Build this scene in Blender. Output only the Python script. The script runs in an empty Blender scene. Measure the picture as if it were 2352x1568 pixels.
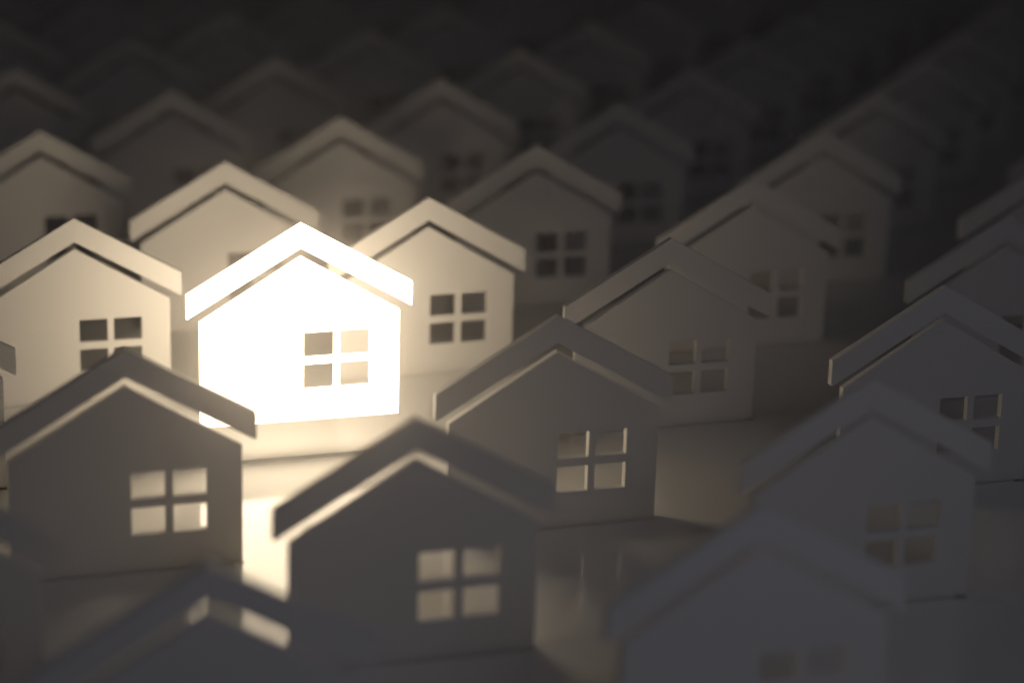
import bpy, bmesh, math
from mathutils import Vector, Matrix

S = 0.05                      # one design unit = 5 cm: each cutout is about 10 cm wide
scene = bpy.context.scene
COL = scene.collection

# ------------------------------------------------------------------ camera
CAM = Vector((-3.8279, -17.8746, 7.436))
YAW, PITCH, ROLL = -0.2437, -0.2411, 0.0103
F_PX, W_PX = 4516.75, 2352.0
PX, PY = -340.88, -390.45
fwd = Vector((-math.sin(YAW) * math.cos(PITCH), math.cos(YAW) * math.cos(PITCH), math.sin(PITCH)))
right = Vector((math.cos(YAW), math.sin(YAW), 0))
up = right.cross(fwd)
r2 = math.cos(ROLL) * right + math.sin(ROLL) * up
u2 = -math.sin(ROLL) * right + math.cos(ROLL) * up
cam_data = bpy.data.cameras.new('camera')
cam = bpy.data.objects.new('camera', cam_data)
COL.objects.link(cam)
m = Matrix.Identity(4)
for k in range(3):
    m[k][0], m[k][1], m[k][2], m[k][3] = r2[k], u2[k], -fwd[k], CAM[k] * S
cam.matrix_world = m
cam_data.sensor_fit = 'HORIZONTAL'
cam_data.sensor_width = 36.0
cam_data.lens = F_PX / W_PX * 36.0
cam_data.shift_x = -PX / W_PX
cam_data.shift_y = PY / W_PX
cam_data.clip_start = 0.01
cam_data.clip_end = 100
cam_data.dof.use_dof = True
cam_data.dof.focus_distance = 19.05 * S
cam_data.dof.aperture_fstop = 3.5
cam_data.dof.aperture_blades = 0
scene.camera = cam

# ------------------------------------------------------------------ world and lights
world = bpy.data.worlds.new('World')
scene.world = world
world.use_nodes = True
bg = world.node_tree.nodes['Background']
bg.inputs['Color'].default_value = (1.0, 0.94, 0.98, 1)
bg.inputs['Strength'].default_value = 0.0135

def area_light(name, loc, target, size, energy, color):
    ld = bpy.data.lights.new(name, 'AREA')
    ld.shape = 'DISK'
    ld.size = size * S
    ld.energy = energy
    ld.color = color
    o = bpy.data.objects.new(name, ld)
    COL.objects.link(o)
    o.location = Vector(loc) * S
    o.rotation_euler = (Vector(target) - Vector(loc)).to_track_quat('-Z', 'Y').to_euler()
    return o

# soft dim cool lamp above and in front of the nearest row
area_light('studio_lamp', (3.5, -15.0, 10.0), (1.5, -2.0, 0.5), 7.0, 0.30, (0.80, 0.82, 1.0))

scene.view_settings.view_transform = 'Standard'
scene.view_settings.look = 'None'
scene.view_settings.exposure = 0.0
scene.view_settings.gamma = 1.0
scene.view_settings.use_curve_mapping = False
scene.render.engine = 'CYCLES'
scene.cycles.use_denoising = True
scene.cycles.max_bounces = 10
scene.cycles.diffuse_bounces = 6
scene.cycles.glossy_bounces = 4
scene.cycles.transmission_bounces = 6
scene.cycles.sample_clamp_indirect = 6.0
scene.cycles.caustics_reflective = False

# ------------------------------------------------------------------ materials
def noise_rough(nt, bsdf, scale, lo, hi, bump):
    tc = nt.nodes.new('ShaderNodeTexCoord')
    n = nt.nodes.new('ShaderNodeTexNoise')
    n.inputs['Scale'].default_value = scale
    n.inputs['Detail'].default_value = 5
    nt.links.new(tc.outputs['Object'], n.inputs['Vector'])
    mr = nt.nodes.new('ShaderNodeMapRange')
    mr.inputs['To Min'].default_value = lo
    mr.inputs['To Max'].default_value = hi
    nt.links.new(n.outputs['Fac'], mr.inputs['Value'])
    nt.links.new(mr.outputs['Result'], bsdf.inputs['Roughness'])
    n2 = nt.nodes.new('ShaderNodeTexNoise')
    n2.inputs['Scale'].default_value = scale * 12
    nt.links.new(tc.outputs['Object'], n2.inputs['Vector'])
    b = nt.nodes.new('ShaderNodeBump')
    b.inputs['Strength'].default_value = bump
    b.inputs['Distance'].default_value = 0.0003
    nt.links.new(n2.outputs['Fac'], b.inputs['Height'])
    nt.links.new(b.outputs['Normal'], bsdf.inputs['Normal'])

def paint(name, color, lo, hi, bump, translucent=0.0, tcol=(1, 1, 1), ior=1.45):
    mt = bpy.data.materials.new(name)
    mt.use_nodes = True
    nt = mt.node_tree
    b = nt.nodes['Principled BSDF']
    b.inputs['Base Color'].default_value = (*color, 1)
    b.inputs['IOR'].default_value = ior
    noise_rough(nt, b, 60.0, lo, hi, bump)
    if translucent:
        tr = nt.nodes.new('ShaderNodeBsdfTranslucent')
        tr.inputs['Color'].default_value = (*tcol, 1)
        mx = nt.nodes.new('ShaderNodeMixShader')
        mx.inputs['Fac'].default_value = translucent
        nt.links.new(b.outputs[0], mx.inputs[1])
        nt.links.new(tr.outputs[0], mx.inputs[2])
        nt.links.new(mx.outputs[0], nt.nodes['Material Output'].inputs['Surface'])
    return mt

M_HOUSE = paint('white_satin_board', (0.80, 0.785, 0.76), 0.42, 0.55, 0.05, 0.045, (0.85, 0.74, 0.66))
M_GROUND = paint('white_gloss_board', (0.80, 0.79, 0.765), 0.09, 0.15, 0.02, ior=1.6)

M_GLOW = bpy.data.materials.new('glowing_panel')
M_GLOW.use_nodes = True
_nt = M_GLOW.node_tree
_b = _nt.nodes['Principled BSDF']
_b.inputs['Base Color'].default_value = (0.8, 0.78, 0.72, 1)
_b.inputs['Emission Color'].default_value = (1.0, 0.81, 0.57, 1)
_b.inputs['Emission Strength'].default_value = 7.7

# ------------------------------------------------------------------ house shapes (design units)
T = 0.068
RH, RA, RTH, RE = 1.127, 2.0224, 0.2573, 1.3668
BA, BE = 1.6885, 1.0857
WX = (0.0326, 0.3309, 0.3971, 0.6945)
WZ = (0.3297, 0.5762, 0.6575, 0.9046)
UP = 0.4051
DX, DY, SX, SY = 3.8811, 2.1724, 1.9395, 0.0819
SLOT_D = 0.045

def rounded(pts, r):
    out = []
    n = len(pts)
    for k in range(n):
        p, a, b = Vector(pts[k]), Vector(pts[k - 1]), Vector(pts[(k + 1) % n])
        da, db = (a - p).normalized(), (b - p).normalized()
        half = da.angle(db) / 2
        rr = r[k] if isinstance(r, (list, tuple)) else r
        if rr <= 0:
            out.append(p); continue
        t = rr / math.tan(half)
        c = p + (da + db).normalized() * (rr / math.sin(half))
        p0, p1 = p + da * t, p + db * t
        a0, a1 = p0 - c, p1 - c
        ang = a0.angle_signed(a1)
        for q in range(5):
            f = -ang * q / 4
            out.append(c + Vector((a0.x * math.cos(f) - a0.y * math.sin(f), a0.x * math.sin(f) + a0.y * math.cos(f))))
    return out

def slab(name, outer, holes, y0, y1, bevel, mat):
    bm = bmesh.new()
    edges = []
    for loop in [outer] + holes:
        vs = [bm.verts.new((p[0] * S, y0 * S, p[1] * S)) for p in loop]
        edges += [bm.edges.new((vs[k], vs[(k + 1) % len(vs)])) for k in range(len(vs))]
    bmesh.ops.triangle_fill(bm, use_beauty=True, use_dissolve=False, edges=edges)
    faces = list(bm.faces)
    res = bmesh.ops.extrude_face_region(bm, geom=faces)
    vs = [v for v in res['geom'] if isinstance(v, bmesh.types.BMVert)]
    bmesh.ops.translate(bm, verts=vs, vec=(0, (y1 - y0) * S, 0))
    bmesh.ops.recalc_face_normals(bm, faces=bm.faces)
    if bevel:
        es = [e for e in bm.edges if len(e.link_faces) == 2 and e.calc_face_angle(0) > 1.2]
        bmesh.ops.bevel(bm, geom=es, offset=bevel * S, segments=2, affect='EDGES', profile=0.5, clamp_overlap=True)
    me = bpy.data.meshes.new(name)
    bm.to_mesh(me)
    bm.free()
    me.materials.append(mat)
    return me

def wall_mesh(mat, tenon):
    outer = rounded([(-1, 0), (1, 0), (1, BE), (0, BA), (-1, BE)], [0, 0, 0.02, 0.0, 0.01])
    hole = [(WX[0], WZ[0]), (WX[3], WZ[0]), (WX[3], WZ[3]), (WX[0], WZ[3])]
    me = slab('wall', outer, [hole], 0, T, 0.007, mat)
    if tenon:       # tongue under the wall that stands in the slot of the board, set back from the face
        bm = bmesh.new()
        bm.from_mesh(me)
        res = bmesh.ops.create_cube(bm, size=1.0)
        for v in res['verts']:
            v.co = Vector((0.93 * S * (1 if v.co.x > 0 else -1), (T - 0.012 if v.co.y > 0 else 0.03) * S,
                           (0.02 if v.co.z > 0 else -tenon) * S))
        bm.to_mesh(me)
        bm.free()
    return me

def roof_mesh(mat):
    o = rounded([(-RH, RE - RTH), (0, RA - RTH), (RH, RE - RTH), (RH, RE), (0, RA), (-RH, RE)],
                [0.012, 0, 0.012, 0.02, 0, 0.012])
    return slab('roof', o, [], 0, T, 0.007, mat)

def bars_mesh(mat):
    e = 0.0
    x0, x1, x2, x3 = WX
    z0, z1, z2, z3 = WZ
    pts = [(x1, z0), (x2, z0), (x2, z1), (x3, z1), (x3, z2), (x2, z2), (x2, z3), (x1, z3), (x1, z2), (x0, z2), (x0, z1), (x1, z1)]
    return slab('window_bars', [Vector(p) for p in pts], [], 0.002, T - 0.002, 0, mat)

def make_house(mat, tenon, thick=0.068):
    global T
    T = thick
    e = bpy.data.objects.new('house_cutout', None)
    e.empty_display_size = 0.02
    COL.objects.link(e)
    w = bpy.data.objects.new('wall', wall_mesh(mat, tenon))
    COL.objects.link(w); w.parent = e
    b = bpy.data.objects.new('window_bars', bars_mesh(mat))
    COL.objects.link(b); b.parent = w
    r = bpy.data.objects.new('roof', roof_mesh(mat))
    COL.objects.link(r); r.parent = e
    return e

def copy_tree(o, parent=None):
    c = o.copy()
    COL.objects.link(c)
    if parent:
        c.parent = parent
    for ch in list(o.children):
        copy_tree(ch, c)
    return c

def cell(i, j):
    return Vector((i * DX + (j - 2) * SX - 0.039 * (j % 2), (j - 2) * DY + i * SY, 0))

# ------------------------------------------------------------------ ground board with a slot under every house
ROWS = {-1: (0, 3), 0: (-1, 3), 1: (-1, 3), 2: (-2, 3), 3: (-2, 3), 4: (-2, 3), 5: (-3, 2), 6: (-3, 2), 7: (-4, 2),
        8: (-4, 2), 9: (-5, 2), 10: (-5, 2), 11: (-6, 1), 12: (-6, 1)}
GX0, GX1, GY0, GY1 = -40.0, 40.0, -30.0, 60.0
SA, SB = -0.06, T + 0.02      # slot front and back edges relative to the facade
def ground():
    bm = bmesh.new()
    def V(x, y, z=0.0):
        return bm.verts.new((x * S, y * S, z * S))
    def quad(x0, y0, x1, y1, z=0.0):
        bm.faces.new((V(x0, y0, z), V(x1, y0, z), V(x1, y1, z), V(x0, y1, z)))
    # slots in a row climb by SY per column: treat every slot as its own little band
    slots = []
    for j, (a, b) in ROWS.items():
        for i in range(a, b + 1):
            p = cell(i, j)
            slots.append((p.x - 1.002, p.x + 1.002, p.y + SA, p.y + SB))
    ys = sorted({GY0, GY1} | {s[2] for s in slots} | {s[3] for s in slots})
    ys = [y for k, y in enumerate(ys) if k == 0 or y - ys[k - 1] > 1e-6]
    for y0, y1 in zip(ys, ys[1:]):
        mid = (y0 + y1) / 2
        cuts = sorted((s[0], s[1]) for s in slots if s[2] < mid < s[3])
        x = GX0
        for a, b in cuts:
            quad(x, y0, a, y1); x = b
        quad(x, y0, GX1, y1)
    for x0, x1, y0, y1 in slots:
        quad(x0, y0, x1, y1, -SLOT_D)
        for (ax, ay, bx, by) in ((x0, y0, x1, y0), (x1, y0, x1, y1), (x1, y1, x0, y1), (x0, y1, x0, y0)):
            bm.faces.new((V(ax, ay, -SLOT_D), V(bx, by, -SLOT_D), V(bx, by), V(ax, ay)))
    bmesh.ops.remove_doubles(bm, verts=bm.verts, dist=1e-7)
    me = bpy.data.meshes.new('ground')
    bm.to_mesh(me); bm.free()
    me.materials.append(M_GROUND)
    o = bpy.data.objects.new('ground', me)
    o['kind'] = 'structure'
    COL.objects.link(o)
ground()

# ------------------------------------------------------------------ houses
GROUP = 'house cutouts standing in staggered rows'
glow = make_house(M_GLOW, 0.0, 0.022)
glow.name = 'glowing_house_cutout'
glow.location = (cell(0, 2) + Vector((0, 0, UP))) * S
glow['label'] = 'brilliant white glowing house cutout floating just above the board among dim ones'
glow['category'] = 'house cutout'

ORD = ['', 'first', 'second', 'third', 'fourth', 'fifth', 'sixth', 'seventh', 'eighth', 'ninth', 'tenth']
LABELS = {
    (1, -1): 'strongly blurred house cutout cropped by the bottom edge, lower left of the photo',
    (2, -1): 'strongly blurred blue-grey house cutout cropped by the bottom edge, lower right of centre',
    (0, 0): 'blurred house cutout at the lower left corner, only its right roof end showing',
    (1, 0): 'dark blurred house cutout in front of the glowing house, bottom centre, warm window',
    (2, 0): 'blurred blue-grey house cutout at lower right with dull brown window panes',
    (0, 1): 'dark brown-grey house cutout directly in front left of the glowing house, warm lit window',
    (1, 1): 'sharp grey house cutout right of the glowing house with bright edges inside its window',
    (2, 1): 'sharp blue-grey house cutout cropped by the right edge, pale left roof end',
    (-1, 2): 'sharp grey house cutout at the left edge, only its right roof tip showing',
    (1, 2): 'grey house cutout second right of the glowing one, window panes showing dark stripes',
    (2, 2): 'dim blue-grey house cutout cropped by the right edge, same row as the glowing house',
    (-1, 3): 'brightly lit cream house cutout behind left of the glowing house, dark brown window',
    (0, 3): 'brightly lit cream house cutout behind right of the glowing house, dark brown window',
    (1, 3): 'olive-grey house cutout, third from left in the first row behind the glowing house',
    (2, 3): 'dim house cutout at the right edge with only the left half of its roof showing',
    (-1, 4): 'cream lit house cutout straight behind the glowing house, two rows back',
    (2, 4): 'very dark blurred house cutout, only a sliver of its roof at the right edge',
    (0, 4): 'dim grey house cutout with dark window, second from left two rows behind glowing house',
}
PLACES = {-1: [1, 2], 0: [0, 1, 2], 1: [0, 1, 2], 2: [-1, 1, 2], 3: [-1, 0, 1, 2], 4: [-1, 0, 1, 2], 5: [-2, -1, 0, 1],
          6: [-2, -1, 0, 1], 7: [-3, -2, -1, 0, 1], 8: [-3, -2, -1, 0, 1], 9: [-4, -3, -2, -1, 0, 1],
          10: [-4, -3, -2, -1, 0, 1], 11: [-5, -4, -3, -2, -1, 0], 12: [-5, -4, -3, -2, -1, 0]}
proto = make_house(M_HOUSE, SLOT_D - 0.001)
first = True
for j, cols in PLACES.items():
    for n, i in enumerate(cols):
        h = proto if first else copy_tree(proto)
        first = False
        h.location = cell(i, j) * S
        lab = LABELS.get((i, j))
        if lab is None:
            look = 'dim blurred' if j < 8 else 'very dark blurred'
            lab = '%s house cutout, %s from left in the %s row behind the glowing one' % (look, ORD[n + 1], ORD[j - 2])
        h['label'] = lab
        h['category'] = 'house cutout'
        h['group'] = GROUP

# ------------------------------------------------------------------ scattering volume added to imitate lens bloom around the glowing house
hm = bpy.data.materials.new('bloom_scatter')
hm.use_nodes = True
hn = hm.node_tree
hn.nodes.clear()
ho = hn.nodes.new('ShaderNodeOutputMaterial')
hv = hn.nodes.new('ShaderNodeVolumePrincipled')
hv.inputs['Color'].default_value = (0.97, 0.92, 0.87, 1)
hv.inputs['Density'].default_value = 0.12
hv.inputs['Anisotropy'].default_value = 0.972
hn.links.new(hv.outputs[0], ho.inputs['Volume'])
bm = bmesh.new()
bmesh.ops.create_cube(bm, size=1.0)
hx0, hx1, hy0, hy1, hz0, hz1 = -2.1, 2.1, -1.6, 3.1, -1.0, 0.42
for v in bm.verts:
    v.co = Vector((hx0 if v.co.x < 0 else hx1, hy0 if v.co.y < 0 else hy1, hz0 if v.co.z < 0 else hz1))
hme = bpy.data.meshes.new('bloom_volume')
bm.to_mesh(hme); bm.free()
hme.materials.append(hm)
hz = bpy.data.objects.new('bloom_volume', hme)
hz['kind'] = 'stuff'
COL.objects.link(hz)
